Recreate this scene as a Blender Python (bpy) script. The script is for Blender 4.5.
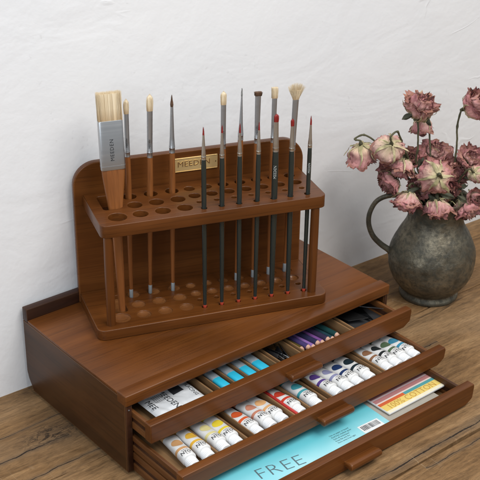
import bpy, bmesh, math, random
from mathutils import Vector, Matrix, noise
from math import sin, cos, pi, radians as R_

for o in list(bpy.data.objects): bpy.data.objects.remove(o)
S = bpy.context.scene
COL = S.collection

# ------------------------------------------------------------------ camera
CAM = Vector((-0.56446, -0.86534, 0.81182))
cd = bpy.data.cameras.new('camera'); cam = bpy.data.objects.new('camera', cd); COL.objects.link(cam)
_p, _y, _r = R_(26.9546), R_(39.697), R_(0.7984)
_f = Vector((sin(_y)*cos(_p), cos(_y)*cos(_p), -sin(_p)))
_rt = Vector((cos(_y), -sin(_y), 0)); _up = _rt.cross(_f)
_rx = _rt*cos(_r) + _up*sin(_r); _ux = -_rt*sin(_r) + _up*cos(_r)
cam.matrix_world = Matrix(((_rx.x, _ux.x, -_f.x, CAM.x), (_rx.y, _ux.y, -_f.y, CAM.y), (_rx.z, _ux.z, -_f.z, CAM.z), (0, 0, 0, 1)))
cd.sensor_width = 36; cd.lens = 1153.86/480*36
cd.shift_x = (240-237.729)/480; cd.shift_y = (244.651-240)/480
cd.clip_start = .02; cd.clip_end = 50
cd.dof.use_dof = True; cd.dof.focus_distance = 1.33; cd.dof.aperture_fstop = 25
S.camera = cam
S.render.resolution_x = 1024; S.render.resolution_y = 1024

# ------------------------------------------------------------------ light
w = bpy.data.worlds.new('World'); S.world = w; w.use_nodes = True
bgn = w.node_tree.nodes['Background']; bgn.inputs[0].default_value = (.90, .95, 1.0, 1); bgn.inputs[1].default_value = .42
def area(name, loc, target, sx, sy, power, colr):
    l = bpy.data.lights.new(name, 'AREA'); l.shape = 'RECTANGLE'; l.size = sx; l.size_y = sy; l.energy = power; l.color = colr
    o = bpy.data.objects.new(name, l); COL.objects.link(o); o.location = loc
    o.rotation_euler = (Vector(target)-Vector(loc)).to_track_quat('-Z', 'Y').to_euler(); return o
area('window_light', (.45, -1.05, 2.0), (.3, .1, .1), 1.4, 1.1, 44, (1.0, .965, .92))
area('side_fill_light', (-1.35, -.75, 1.25), (.1, .2, .2), 1.1, 1.1, 19, (.84, .92, 1.0))  # cool fill added on the left to brighten the wall
S.view_settings.view_transform = 'Standard'; S.view_settings.look = 'None'; S.view_settings.exposure = 0; S.view_settings.gamma = 1

# ------------------------------------------------------------------ materials
def col(h):
    if isinstance(h, str):
        c = [int(h[i:i+2], 16)/255 for i in (0, 2, 4)]
        return tuple(((x+.055)/1.055)**2.4 if x > .04045 else x/12.92 for x in c)+(1,)
    return tuple(h)+(1,)
class NT:
    def __init__(s, name):
        s.m = bpy.data.materials.new(name); s.m.use_nodes = True; s.t = s.m.node_tree; s.b = s.t.nodes['Principled BSDF']
    def n(s, typ, **k):
        n = s.t.nodes.new(typ)
        for a, v in k.items():
            if a.startswith('i_'):
                key = a[2:]; key = int(key) if key.isdigit() else key.replace('_', ' ')
                n.inputs[key].default_value = v
            else: setattr(n, a, v)
        return n
    def l(s, a, b): s.t.links.new(a, b)
    def coords(s, scale=(1, 1, 1), kind='Object', loc=(0, 0, 0)):
        tc = s.n('ShaderNodeTexCoord'); mp = s.n('ShaderNodeMapping'); mp.inputs['Scale'].default_value = scale; mp.inputs['Location'].default_value = loc
        s.l(tc.outputs[kind], mp.inputs[0]); return mp.outputs[0]
    def noise(s, vec, scale, detail=4, rough=.5, dist=0):
        n = s.n('ShaderNodeTexNoise'); n.inputs['Scale'].default_value = scale; n.inputs['Detail'].default_value = detail
        n.inputs['Roughness'].default_value = rough; n.inputs['Distortion'].default_value = dist; s.l(vec, n.inputs['Vector']); return n.outputs['Fac']
    def ramp(s, fac, stops, interp='LINEAR'):
        r = s.n('ShaderNodeValToRGB'); e = r.color_ramp.elements; r.color_ramp.interpolation = interp
        while len(e) < len(stops): e.new(.5)
        for q, (p, c) in zip(e, stops): q.position = p; q.color = col(c) if not isinstance(c, (int, float)) else (c, c, c, 1)
        s.l(fac, r.inputs[0]); return r.outputs[0]
    def mix(s, fac, a, b, mode='MIX'):
        m = s.n('ShaderNodeMix', data_type='RGBA', blend_type=mode)
        for q, sock in ((fac, 0), (a, 6), (b, 7)):
            if hasattr(q, 'is_output'): s.l(q, m.inputs[sock])
            elif sock == 0: m.inputs[0].default_value = q
            else: m.inputs[sock].default_value = col(q)
        return m.outputs[2]
    def math(s, op, a, b=0, c=0):
        m = s.n('ShaderNodeMath', operation=op)
        for i, q in enumerate((a, b, c)):
            if hasattr(q, 'is_output'): s.l(q, m.inputs[i])
            else: m.inputs[i].default_value = q
        return m.outputs[0]
    def bump(s, h, strength, dist, prev=None):
        b = s.n('ShaderNodeBump'); b.inputs['Strength'].default_value = strength; b.inputs['Distance'].default_value = dist
        s.l(h, b.inputs['Height'])
        if prev is not None: s.l(prev, b.inputs['Normal'])
        return b.outputs[0]
    def out(s, color=None, rough=None, nrm=None, metal=None, **k):
        for q, nm in ((color, 'Base Color'), (rough, 'Roughness'), (nrm, 'Normal'), (metal, 'Metallic')):
            if q is None: continue
            if hasattr(q, 'is_output'): s.l(q, s.b.inputs[nm])
            elif nm == 'Base Color': s.b.inputs[nm].default_value = col(q)
            else: s.b.inputs[nm].default_value = q
        for a, v in k.items(): s.b.inputs[a.replace('_', ' ')].default_value = v
        return s.m

def plain(name, c, rough=.5, metal=0, bump=0, **k):
    t = NT(name); v = t.coords()
    n = t.noise(v, 90, 3); cc = t.mix(t.math('MULTIPLY', n, .18), c, (.0, .0, .0), 'MIX')
    f = t.noise(v, 25, 4); ro = t.math('MULTIPLY_ADD', f, .24, rough-.12)
    nr = t.bump(t.noise(v, 400, 3), .15+bump, .0004)
    return t.out(cc, ro, nr, metal, **k)

def stained(name, axis, dark=(.082, .0245, .0048), mid=(.112, .0350, .0070), lite=(.152, .051, .0110), rough=.34, seed=0):
    """stained and lacquered hardwood, grain along the given axis"""
    t = NT(name); sc = [38, 38, 38]; sc[axis] = 2.2
    v = t.coords(tuple(sc), loc=(seed, seed*2, 0)); v2 = t.coords()
    g = t.noise(v, 1.0, 5, .6, .8)
    fine = [420, 420, 420]; fine[axis] = 11
    p = t.noise(t.coords(tuple(fine), loc=(seed, 0, 0)), 1.0, 3, .6)
    big = t.noise(v2, 9, 3, .5)
    c = t.ramp(g, [(.25, dark), (.5, mid), (.78, lite)])
    pores = t.ramp(p, [(.34, .74), (.50, 1.0)])
    c = t.mix(1.0, c, pores, 'MULTIPLY')
    c = t.mix(1.0, c, t.ramp(big, [(.3, .74), (.7, 1.18)]), 'MULTIPLY')
    ge = t.n('ShaderNodeNewGeometry'); bv = t.n('ShaderNodeBevel', samples=4); bv.inputs['Radius'].default_value = .0013
    dt = t.n('ShaderNodeVectorMath', operation='DOT_PRODUCT'); t.l(ge.outputs['True Normal'], dt.inputs[0]); t.l(bv.outputs[0], dt.inputs[1])
    edge_glint = t.math('MULTIPLY', t.ramp(dt.outputs['Value'], [(.78, 1.0), (.99, .0)]), t.ramp(big, [(.35, .35), (.6, 1.0)]))
    c = t.mix(t.math('MULTIPLY', edge_glint, .42), c, (.33, .15, .055))  # paler edge colour painted in for the highlights along rounded edges
    ro = t.math('MULTIPLY_ADD', big, .22, rough-.11)
    n = t.bump(p, .25, .0003); n = t.bump(g, .10, .0008, n)
    m = t.out(c, ro, n); t.b.inputs['Coat Weight'].default_value = .06; t.b.inputs['Coat Roughness'].default_value = .18; t.b.inputs['Specular IOR Level'].default_value = .27
    return m
WX, WY, WZ = stained('stained_wood_along_width', 0), stained('stained_wood_along_depth', 1, seed=3), stained('stained_wood_upright', 2, seed=7)
WDX = stained('dark_stained_wood', 0, (.018, .007, .004), (.036, .013, .007), (.06, .023, .011), .34, 5)
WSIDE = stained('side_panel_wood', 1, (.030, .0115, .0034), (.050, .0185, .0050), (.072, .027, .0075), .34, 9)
WRAW = stained('drawer_inside_wood', 1, (.11, .058, .024), (.20, .112, .05), (.30, .18, .085), .6, 11)
WHAN = stained('brush_handle_wood', 2, (.13, .042, .012), (.24, .082, .022), (.35, .135, .042), .34, 13)
WTRAY = stained('drawer_side_wood', 1, (.055, .019, .006), (.110, .040, .011), (.18, .070, .020), .42, 17)

def plaster():
    t = NT('white_plaster'); v = t.coords()
    c = t.ramp(t.noise(v, 3, 4), [(.3, (.71, .718, .735)), (.7, (.77, .772, .78))])
    fine = t.noise(v, 150, 4, .55); mid = t.noise(v, 22, 5, .55, .6); big = t.noise(t.coords((1, 1, 1.8)), 5.5, 3, .5, 1.4)
    # trowel ridges: thin bands where a distorted noise crosses its middle value
    rd = t.noise(t.coords((1.3, 1, 3.2), loc=(3, 0, 1.7)), 2.6, 3, .5, 1.2)
    ridge = t.ramp(t.math('ABSOLUTE', t.math('SUBTRACT', rd, .5)), [(.0, 1.0), (.012, .0)])
    rm = t.ramp(t.noise(v, 4.5, 2), [(.56, .0), (.64, 1.0)])
    ridge = t.math('MULTIPLY', ridge, rm)
    # pits
    vo = t.n('ShaderNodeTexVoronoi', feature='F1'); vo.inputs['Scale'].default_value = 62; dz = t.n('ShaderNodeMix', data_type='RGBA'); nz_ = t.n('ShaderNodeTexNoise'); nz_.inputs['Scale'].default_value = 55; dz.inputs[0].default_value = .035; t.l(t.coords((1, .2, .8)), dz.inputs[6]); t.l(v, nz_.inputs['Vector']); t.l(nz_.outputs['Color'], dz.inputs[7]); t.l(dz.outputs[2], vo.inputs['Vector'])
    pit = t.ramp(vo.outputs['Distance'], [(.04, 1.0), (.15, .0)])
    pm = t.ramp(t.noise(v, 8, 3), [(.54, .0), (.57, 1.0)]); pit = t.math('MULTIPLY', pit, pm)
    n = t.bump(big, .28, .006); n = t.bump(mid, .20, .003, n); n = t.bump(fine, .24, .0010, n)
    n = t.bump(ridge, .34, .0013, n); n = t.bump(pit, -1.0, .0028, n)
    c = t.mix(t.math('MULTIPLY', pit, .22), c, (.42, .41, .40))
    return t.out(c, .75, n)

def oak():
    t = NT('weathered_oak'); v = t.coords()
    at = t.n('ShaderNodeAttribute', attribute_name='plank')
    off = t.n('ShaderNodeVectorMath', operation='SCALE'); t.l(at.outputs['Vector'], off.inputs[0]); off.inputs[3].default_value = 7.0
    def vec(sc):
        m = t.n('ShaderNodeVectorMath', operation='MULTIPLY'); tc = t.n('ShaderNodeTexCoord'); t.l(tc.outputs['Object'], m.inputs[0]); m.inputs[1].default_value = sc
        # knot: rings pushed around one spot
        a = t.n('ShaderNodeVectorMath', operation='ADD'); t.l(m.outputs[0], a.inputs[0]); t.l(off.outputs[0], a.inputs[1]); return a.outputs[0]
    # knot distance
    tc = t.n('ShaderNodeTexCoord'); kd = t.n('ShaderNodeVectorMath', operation='SUBTRACT'); t.l(tc.outputs['Object'], kd.inputs[0]); kd.inputs[1].default_value = (-.027, .119, 0)
    ks = t.n('ShaderNodeVectorMath', operation='MULTIPLY'); t.l(kd.outputs[0], ks.inputs[0]); ks.inputs[1].default_value = (1.0, 2.0, 0)
    kl = t.n('ShaderNodeVectorMath', operation='LENGTH'); t.l(ks.outputs[0], kl.inputs[0]); kdist = kl.outputs[1]
    knot = t.ramp(kdist, [(.012, 1.0), (.050, .0)])
    kh = t.ramp(kdist, [(.01, 1.0), (.10, .0)])
    g1 = t.noise(vec((5.0, 34, 30)), 1, 12, .70, 1.2)
    g2 = t.noise(vec((45, 330, 60)), 1, 6, .74, 1.0)
    g3 = t.noise(vec((30, 55, 30)), 1, 9, .72, 1.0)
    blot = t.noise(vec((5, 9, 5)), 1, 4, .55, .5)
    gg = t.math('ADD', g1, t.math('MULTIPLY', t.math('SUBTRACT', g3, .5), .35))
    c = t.ramp(gg, [(.26, (.065, .032, .012)), (.41, (.165, .088, .034)), (.56, (.265, .148, .062)), (.75, (.39, .245, .115))])
    c = t.mix(t.ramp(blot, [(.45, .0), (.75, .65)]), c, (.21, .145, .085))
    c = t.mix(1.0, c, t.ramp(blot, [(.25, .68), (.6, 1.08)]), 'MULTIPLY')
    c = t.mix(1.0, c, t.ramp(g2, [(.34, .62), (.54, 1.08)]), 'MULTIPLY')
    # short drying cracks along the grain
    ck = t.noise(vec((3.0, 95, 10)), 1, 2, .4, .5); ckm = t.noise(vec((4, 12, 4)), 1, 2)
    crack = t.math('MULTIPLY', t.ramp(t.math('ABSOLUTE', t.math('SUBTRACT', ck, .5)), [(.0, 1.0), (.022, .0)]), t.ramp(ckm, [(.55, .0), (.66, 1.0)]))
    kn = t.noise(t.coords((55, 110, 1)), 1, 4, .6, .9)
    kcrack = t.math('MULTIPLY', t.ramp(t.math('ABSOLUTE', t.math('SUBTRACT', kn, .5)), [(.0, 1.0), (.075, .0)]), knot)
    allc = t.math('MAXIMUM', crack, kcrack)
    # long open cracks running with the grain, each with a greyed margin
    sx_ = t.n('ShaderNodeSeparateXYZ'); t.l(tc.outputs['Object'], sx_.inputs[0]); margin = None
    for y0, x0, x1, wd in ((-.176, .20, .62, .0013), (.107, -.20, -.01, .0010), (-.199, .27, .50, .0006), (.148, -.12, .02, .0005), (-.262, .30, .55, .0006), (-.020, .445, .485, .0008), (.060, -.13, .01, .0007)):
        wn = t.noise(t.coords((9, .6, 1), loc=(y0*40, y0*9, 0)), 1, 6, .62); yy = t.math('ADD', t.math('SUBTRACT', sx_.outputs['Y'], y0), t.math('MULTIPLY', t.math('SUBTRACT', wn, .5), .020))
        d_ = t.math('ABSOLUTE', yy); fx = t.math('MULTIPLY', t.math('SMOOTHSTEP' if False else 'GREATER_THAN', sx_.outputs['X'], x0), t.math('LESS_THAN', sx_.outputs['X'], x1))
        wv = t.math('MULTIPLY_ADD', t.noise(t.coords((30, 2, 1), loc=(y0*11, 0, 0)), 1, 4, .6), wd*3.2, -wd*.9)
        ln = t.math('MULTIPLY', t.math('LESS_THAN', d_, wv), fx); mg = t.math('MULTIPLY', t.ramp(t.math('DIVIDE', d_, wd*7), [(.0, 1.0), (1.0, .0)]), fx)
        allc = t.math('MAXIMUM', allc, ln); margin = mg if margin is None else t.math('MAXIMUM', margin, mg)
    c = t.mix(t.math('MULTIPLY', margin, .62), c, (.085, .062, .042))
    c = t.mix(t.math('MULTIPLY', kh, .45), c, (.10, .065, .04))
    c = t.mix(allc, c, (.022, .014, .009))
    # light scratches
    sv = t.coords((60, 9, 1), loc=(2, 5, 0)); sv2 = t.n('ShaderNodeMapping'); sv2.inputs['Rotation'].default_value = (0, 0, .7); t.l(sv, sv2.inputs[0])
    sc = t.math('MULTIPLY', t.ramp(t.math('ABSOLUTE', t.math('SUBTRACT', t.noise(sv2.outputs[0], 1, 1, .3, .4), .5)), [(.0, 1.0), (.010, .0)]), t.ramp(t.noise(v, 10, 2), [(.55, .0), (.66, 1.0)]))
    c = t.mix(t.math('MULTIPLY', sc, .35), c, (.50, .39, .26))
    n = t.bump(g2, .8, .0008); n = t.bump(g1, .7, .002, n); n = t.bump(allc, -1.0, .002, n)
    t.b.inputs['Specular IOR Level'].default_value = .25
    return t.out(c, t.math('MULTIPLY_ADD', g1, .2, .55), n)
PLASTER, OAK = plaster(), oak()

def pewter():
    t = NT('aged_pewter'); v = t.coords()
    a = t.noise(v, 34, 8, .70, .25); b = t.noise(v, 150, 6, .66, .2); d = t.noise(t.coords((1, 1, 2)), 13, 4, .55, .3)
    c = t.ramp(a, [(.32, (.034, .030, .021)), (.46, (.115, .100, .071)), (.60, (.20, .175, .125)), (.78, (.31, .27, .19))])
    c = t.mix(t.ramp(b, [(.46, .0), (.62, .70)]), c, (.052, .052, .042))
    c = t.mix(t.ramp(d, [(.48, .0), (.68, .6)]), c, (.060, .066, .054))
    vo = t.n('ShaderNodeTexVoronoi', feature='SMOOTH_F1'); vo.inputs['Scale'].default_value = 95; t.l(v, vo.inputs['Vector'])
    n = t.bump(vo.outputs['Distance'], .35, .003); n = t.bump(a, .55, .003, n); n = t.bump(b, .6, .0012, n)
    return t.out(c, t.ramp(b, [(.3, .30), (.7, .58)]), n, t.ramp(a, [(.3, .35), (.7, .80)]))
PEWTER = pewter()

def metal(name, c, rough):
    t = NT(name); v = t.coords((8, 8, 260)); n = t.noise(v, 1, 3); f = t.noise(t.coords(), 60, 4)
    cc = t.mix(t.math('MULTIPLY', f, .3), c, (c[0]*.5, c[1]*.5, c[2]*.5))
    return t.out(cc, t.math('MULTIPLY_ADD', n, .2, rough-.1), t.bump(n, .08, .0003), 1.0)
FERR = metal('ferrule_metal', (.50, .51, .52), .36)
FERW = metal('warm_ferrule_metal', (.58, .53, .46), .32)
BRASS = metal('brass', (.86, .62, .28), .40); BRASS.node_tree.nodes['Principled BSDF'].inputs['Metallic'].default_value = .65
BRASSD = plain('dark_brass', (.16, .095, .035), .5, .6)  # darker brass for the plate screws
STEEL = metal('steel', (.42, .43, .44), .28)
DSTEEL = metal('dark_steel', (.10, .105, .11), .32)
BRIST = None
def bristle(name, lo, mi, hi):
    t = NT(name); v = t.coords((900, 900, 14)); n = t.noise(v, 1, 3)
    at = t.n('ShaderNodeAttribute', attribute_name='tt')
    c = t.mix(t.ramp(n, [(.3, .0), (.7, 1.0)]), mi, hi)
    c = t.mix(t.ramp(at.outputs['Fac'], [(.0, .75), (.45, .0)]), c, lo)
    return t.out(c, .62, t.bump(n, .4, .0005))
BRIST = bristle('hog_bristle', (.50, .35, .19), (.62, .49, .31), (.80, .70, .52))
BRISTD = bristle('sable_bristle', (.06, .03, .015), (.08, .04, .02), (.15, .08, .045))
BRISTR = plain('red_bristle', (.26, .014, .010), .5)
BLACKH = plain('black_green_lacquer', (.014, .022, .020), .28, Coat_Weight=.4)
REDEND = plain('red_lacquer', (.42, .05, .025), .35, Coat_Weight=.3)
GREYEND = plain('grey_painted_tip', (.27, .29, .30), .4, .3)
INK = plain('dark_ink', (.02, .022, .025), .6)
LINK = plain('pale_ink', (.62, .66, .64), .6)
GINK = plain('grey_ink', (.10, .16, .18), .6)
WHITEP = plain('white_tube_plastic', (.80, .80, .79), .32, Coat_Weight=.2)
CAPP = plain('white_cap_plastic', (.83, .84, .85), .38)
PAPER = plain('white_paper', (.78, .79, .79), .6)
DARKR = plain('dark_rubber', (.012, .010, .009), .7)

# ------------------------------------------------------------------ helpers
def tag(o, label=None, cat=None, group=None, kind=None):
    for k, v in (('label', label), ('category', cat), ('group', group), ('kind', kind)):
        if v: o[k] = v
    return o
def empty(name, loc=(0, 0, 0), mat=None, **k):
    o = bpy.data.objects.new(name, None); COL.objects.link(o); o.empty_display_size = .01
    if mat is not None: o.matrix_world = mat
    else: o.location = loc
    return tag(o, **k)
def finish(me, ang=35):
    for p in me.polygons: p.use_smooth = True
    me.set_sharp_from_angle(angle=R_(ang)); return me
def link(name, me, mats, parent=None, mat=None):
    o = bpy.data.objects.new(name, me); COL.objects.link(o)
    for m in (mats if isinstance(mats, (list, tuple)) else [mats]): me.materials.append(m)
    if parent is not None: o.parent = parent
    if mat is not None: o.matrix_local = mat
    return o
class MB:
    """collects pieces into one mesh"""
    def __init__(s): s.v = []; s.f = []; s.mi = []; s.attr = []; s.uv = []
    def add(s, vs, fs, mi=0, M=None, at=None):
        b = len(s.v)
        for i, p in enumerate(vs):
            p = Vector(p); s.v.append(M @ p if M is not None else p); s.attr.append(at[i] if at is not None else 0.)
        for f in fs: s.f.append([b+i for i in f]); s.mi.append(mi)
        return s
    def bm(s, bm, mi=0, M=None):
        bm.verts.index_update(); s.add([v.co.copy() for v in bm.verts], [[v.index for v in f.verts] for f in bm.faces], mi, M); bm.free(); return s
    def box(s, x0, x1, y0, y1, z0, z1, bev=.0008, seg=2, mi=0, M=None):
        bm = bmesh.new(); bmesh.ops.create_cube(bm, size=1)
        for v in bm.verts: v.co = Vector((x0+(v.co.x+.5)*(x1-x0), y0+(v.co.y+.5)*(y1-y0), z0+(v.co.z+.5)*(z1-z0)))
        if bev: bmesh.ops.bevel(bm, geom=bm.edges[:], offset=bev, segments=seg, profile=.5, affect='EDGES')
        return s.bm(bm, mi, M)
    def rings(s, rings, mi=0, cap=True, M=None, at=None):
        n = len(rings[0]); vs = [p for r in rings for p in r]; fs = []
        for i in range(len(rings)-1):
            for j in range(n):
                k = (j+1) % n; fs.append([i*n+j, i*n+k, (i+1)*n+k, (i+1)*n+j])
        if cap: fs.append(list(range(n))[::-1]); fs.append([(len(rings)-1)*n+j for j in range(n)])
        a = None
        if at is not None: a = [at[i] for i in range(len(rings)) for _ in range(n)]
        return s.add(vs, fs, mi, M, a)
    def loft(s, secs, n=20, mi=0, M=None, ex=2.0, at=None):
        """sections (z, rx, ry[, cx, cy[, exponent]]) along z"""
        rs = []
        for q in secs:
            z, rx, ry = q[:3]; cx, cy = (q[3], q[4]) if len(q) > 4 else (0, 0); e = q[5] if len(q) > 5 else ex
            r = []
            for j in range(n):
                a = 2*pi*j/n; c, d = cos(a), sin(a)
                r.append((cx+rx*math.copysign(abs(c)**(2/e), c), cy+ry*math.copysign(abs(d)**(2/e), d), z))
            rs.append(r)
        return s.rings(rs, mi, True, M, at)
    def sweep(s, pts, rad, n=10, mi=0, M=None, flat=1.0):
        pts = [Vector(p) for p in pts]; rs = []; up = None
        for i, p in enumerate(pts):
            t = (pts[min(i+1, len(pts)-1)]-pts[max(i-1, 0)]).normalized()
            if up is None: up = t.orthogonal().normalized()
            up = (up-t*up.dot(t)).normalized(); sd = t.cross(up)
            r = rad[i] if isinstance(rad, (list, tuple)) else rad
            rs.append([p+up*cos(2*pi*j/n)*r*flat+sd*sin(2*pi*j/n)*r for j in range(n)])
        return s.rings(rs, mi, True, M)
    def mesh(s, name, ang=35):
        me = bpy.data.meshes.new(name); me.from_pydata([tuple(v) for v in s.v], [], s.f)
        for p, m in zip(me.polygons, s.mi): p.material_index = m
        if any(s.attr):
            a = me.attributes.new('tt', 'FLOAT', 'POINT')
            for i, x in enumerate(s.attr): a.data[i].value = x
        me.validate(); me.update()
        bm = bmesh.new(); bm.from_mesh(me); bmesh.ops.recalc_face_normals(bm, faces=bm.faces); bm.to_mesh(me); bm.free()
        return finish(me, ang)
    def build(s, name, mats, parent=None, ang=35, mat=None): return link(name, s.mesh(name, ang), mats, parent, mat)

def roundrect(x0, x1, y0, y1, rad, n=6):
    """rad = (r at x0y0, x1y0, x1y1, x0y1)"""
    if not isinstance(rad, (tuple, list)): rad = (rad,)*4
    out = []
    for (cx, cy, a0, r) in ((x0, y0, pi, rad[0]), (x1, y0, 1.5*pi, rad[1]), (x1, y1, 0, rad[2]), (x0, y1, .5*pi, rad[3])):
        ox = cx+(r if cx == x0 else -r); oy = cy+(r if cy == y0 else -r)
        for k in range(n+1):
            a = a0+.5*pi*k/n; out.append((ox+r*cos(a), oy+r*sin(a)))
            if r < 1e-6: break
    return out
def circ(x, y, r, n=36): return [(x+r*cos(2*pi*k/n), y+r*sin(2*pi*k/n)) for k in range(n)]
def plate(outline, holes, z0, z1, bev=.001, seg=2):
    """flat board with real holes; returns a temporary mesh"""
    cu = bpy.data.curves.new('c', 'CURVE'); cu.dimensions = '2D'; cu.fill_mode = 'BOTH'
    for loop in [outline]+list(holes):
        sp = cu.splines.new('POLY'); sp.points.add(len(loop)-1)
        for q, (x, y) in zip(sp.points, loop): q.co = (x, y, 0, 1)
        sp.use_cyclic_u = True
    cu.extrude = (z1-z0)/2-bev; cu.bevel_depth = bev; cu.bevel_resolution = seg; cu.offset = -bev
    o = bpy.data.objects.new('c', cu); COL.objects.link(o)
    dg = bpy.context.evaluated_depsgraph_get(); dg.update()
    me = bpy.data.meshes.new_from_object(o.evaluated_get(dg), depsgraph=dg)
    bpy.data.objects.remove(o); bpy.data.curves.remove(cu)
    zc = (z0+z1)/2
    vs = [(v.co.x, v.co.y, v.co.z+zc) for v in me.vertices]; fs = [list(p.vertices) for p in me.polygons]
    bpy.data.meshes.remove(me); return vs, fs
_fonts = {}
def text(s, size, M=None, fn=None, thick=0, sx=1.0, align='CENTER', sub=0, space=1.0, weight=0.0):
    """lettering as geometry: returns verts, faces; fn maps (x,y)->3D point (wraps lettering on a curved thing)"""
    cu = bpy.data.curves.new('t', 'FONT'); cu.body = s; cu.size = size; cu.align_x = align; cu.align_y = 'CENTER'; cu.extrude = thick; cu.resolution_u = 2
    cu.space_character = space; cu.offset = weight*size
    o = bpy.data.objects.new('t', cu); COL.objects.link(o)
    dg = bpy.context.evaluated_depsgraph_get(); dg.update()
    me = bpy.data.meshes.new_from_object(o.evaluated_get(dg), depsgraph=dg)
    bpy.data.objects.remove(o); bpy.data.curves.remove(cu)
    vs = [Vector((v.co.x*sx, v.co.y, v.co.z)) for v in me.vertices]; fs = [list(p.vertices) for p in me.polygons]; bpy.data.meshes.remove(me)
    if fn: vs = [Vector(fn(v.x, v.y)) for v in vs]
    if M is not None: vs = [M @ v for v in vs]
    return vs, fs
T = Matrix.Translation
def Rz(a): return Matrix.Rotation(a, 4, 'Z')
def Rx(a): return Matrix.Rotation(a, 4, 'X')
def Ry(a): return Matrix.Rotation(a, 4, 'Y')
random.seed(11)

# ------------------------------------------------------------------ setting: wall and table top
WA = math.atan(-.0357); WY0 = .2186
def wall_y(x): return WY0-.0357*x
mb = MB(); nx, nz = 60, 40
vs = []; fs = []
for j in range(nz+1):
    for i in range(nx+1):
        x = -1.3+3.2*i/nx; z = -.05+1.75*j/nz
        d = .0016*noise.noise(Vector((x*3, 0, z*3.5)))+.0007*noise.noise(Vector((x*11, 3, z*11)))
        vs.append((x, d if z > .03 else d*.3, z))
for j in range(nz):
    for i in range(nx):
        a = j*(nx+1)+i; fs.append([a, a+1, a+nx+2, a+nx+1])
mb.add(vs, fs); mb.box(-1.3, 1.9, .008, .12, -.05, 1.7, 0)
wl = mb.build('wall', PLASTER, ang=60); wl.location = (0, WY0+.003, 0); wl.rotation_euler = (0, 0, WA)
tag(wl, kind='structure')
seams = [-1.1, -.78, -.47, -.186, .0475, .43]
mb = MB(); pl = []
for k in range(len(seams)-1):
    y0, y1 = seams[k], seams[k+1]; n0 = len(mb.v)
    bm = bmesh.new(); nxx = 160
    top = .0; g0_, g1_ = (.0018 if k == 3 else .0005), (.0016 if k == 2 else .0005); ys = [y0+g0_, y0+g0_+.0018, (y0+y1)/2, y1-g1_-.0018, y1-g1_]
    rows = []
    for x_i in range(nxx+1):
        x = -1.0+2.6*x_i/nxx; r = []
        for jj, yy in enumerate(ys):
            wob = (noise.noise(Vector((x*16, k*3.1+(jj > 2)*2, 0)))*.0015+noise.noise(Vector((x*60, k*5+(jj > 2)*3, 0)))*.0009) if jj != 2 else 0
            r.append((x, yy+wob, (-.0013 if jj in (0, 4) else 0)))
        r = [(x, ys[0], -.035)]+r+[(x, ys[-1], -.035)]
        rows.append(r)
    vv = [p for r in rows for p in r]; m = 7; ff = []
    for i in range(nxx):
        for j in range(m-1): a = i*m+j; ff.append([a, a+m, a+m+1, a+1])
    ff.append([j for j in range(m)]); ff.append([nxx*m+j for j in range(m)][::-1])
    mb.add(vv, ff); pl += [k]*(len(mb.v)-n0)
mb.box(-1.0, 1.6, -1.1, .43, -.05, -.0355, 0); pl += [9]*8
me = mb.mesh('table', 30)
a = me.attributes.new('plank', 'FLOAT_VECTOR', 'POINT')
for i, k in enumerate(pl): a.data[i].vector = (k*.73, k*1.31, k*.37)
tag(link('table', me, OAK), kind='structure')

# ------------------------------------------------------------------ the three-drawer storage box
W, D, HP, HT, HB = .403, .2165, .1034, .1055, .1180
box = empty('storage_box', label='brown wooden artist box with three open drawers standing on the oak table', cat='storage box')
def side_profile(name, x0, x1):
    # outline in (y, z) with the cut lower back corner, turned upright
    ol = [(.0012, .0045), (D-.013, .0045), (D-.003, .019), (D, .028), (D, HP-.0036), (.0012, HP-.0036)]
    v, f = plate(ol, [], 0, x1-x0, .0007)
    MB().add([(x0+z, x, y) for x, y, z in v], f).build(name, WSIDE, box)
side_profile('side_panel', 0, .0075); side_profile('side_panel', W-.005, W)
MB().box(.0002, W-.0002, .0152, .2058, HP-.0034, HP, .0006).build('top_panel', WX, box)
b = MB().box(.0, W, .206, D+.0005, HP-.0034, HB, .0012).box(.0077, W-.0052, .2085, D-.0004, .012, HP-.0040, .0004); b.build('back_rail', WDX, box)
# front rail: flat strip with softly rounded edges, dark posts below its ends
MB().box(-.0008, W+.0008, -.0022, .0150, .0922, HT+.0004, .0013, 3).build('front_rail', WX, box)
for (a_, c_) in ((.0002, .0078), (W-.0048, W-.0004)): MB().box(a_, c_, -.0006, .0010, .0040, .0921, .0004).build('corner_post', WDX, box)
MB().box(.0076, W-.0051, .002, .2, .0048, .0085, .0004).build('bottom_panel', WX, box)
for x in (.009, W-.021):
    for y in (.006, .185): MB().loft([(0, .0075, .0075), (.0008, .008, .008), (.0044, .008, .008)], 18, M=T((x+.004, y+.006, 0))).build('foot', DARKR, box)
MB().loft([(0, .0011, .0011), (.0006, .0010, .0010), (.0009, .0006, .0006)], 12, M=T((.0038, -.0007, .0862)) @ Rx(pi/2)).build('screw', STEEL, box)

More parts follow.
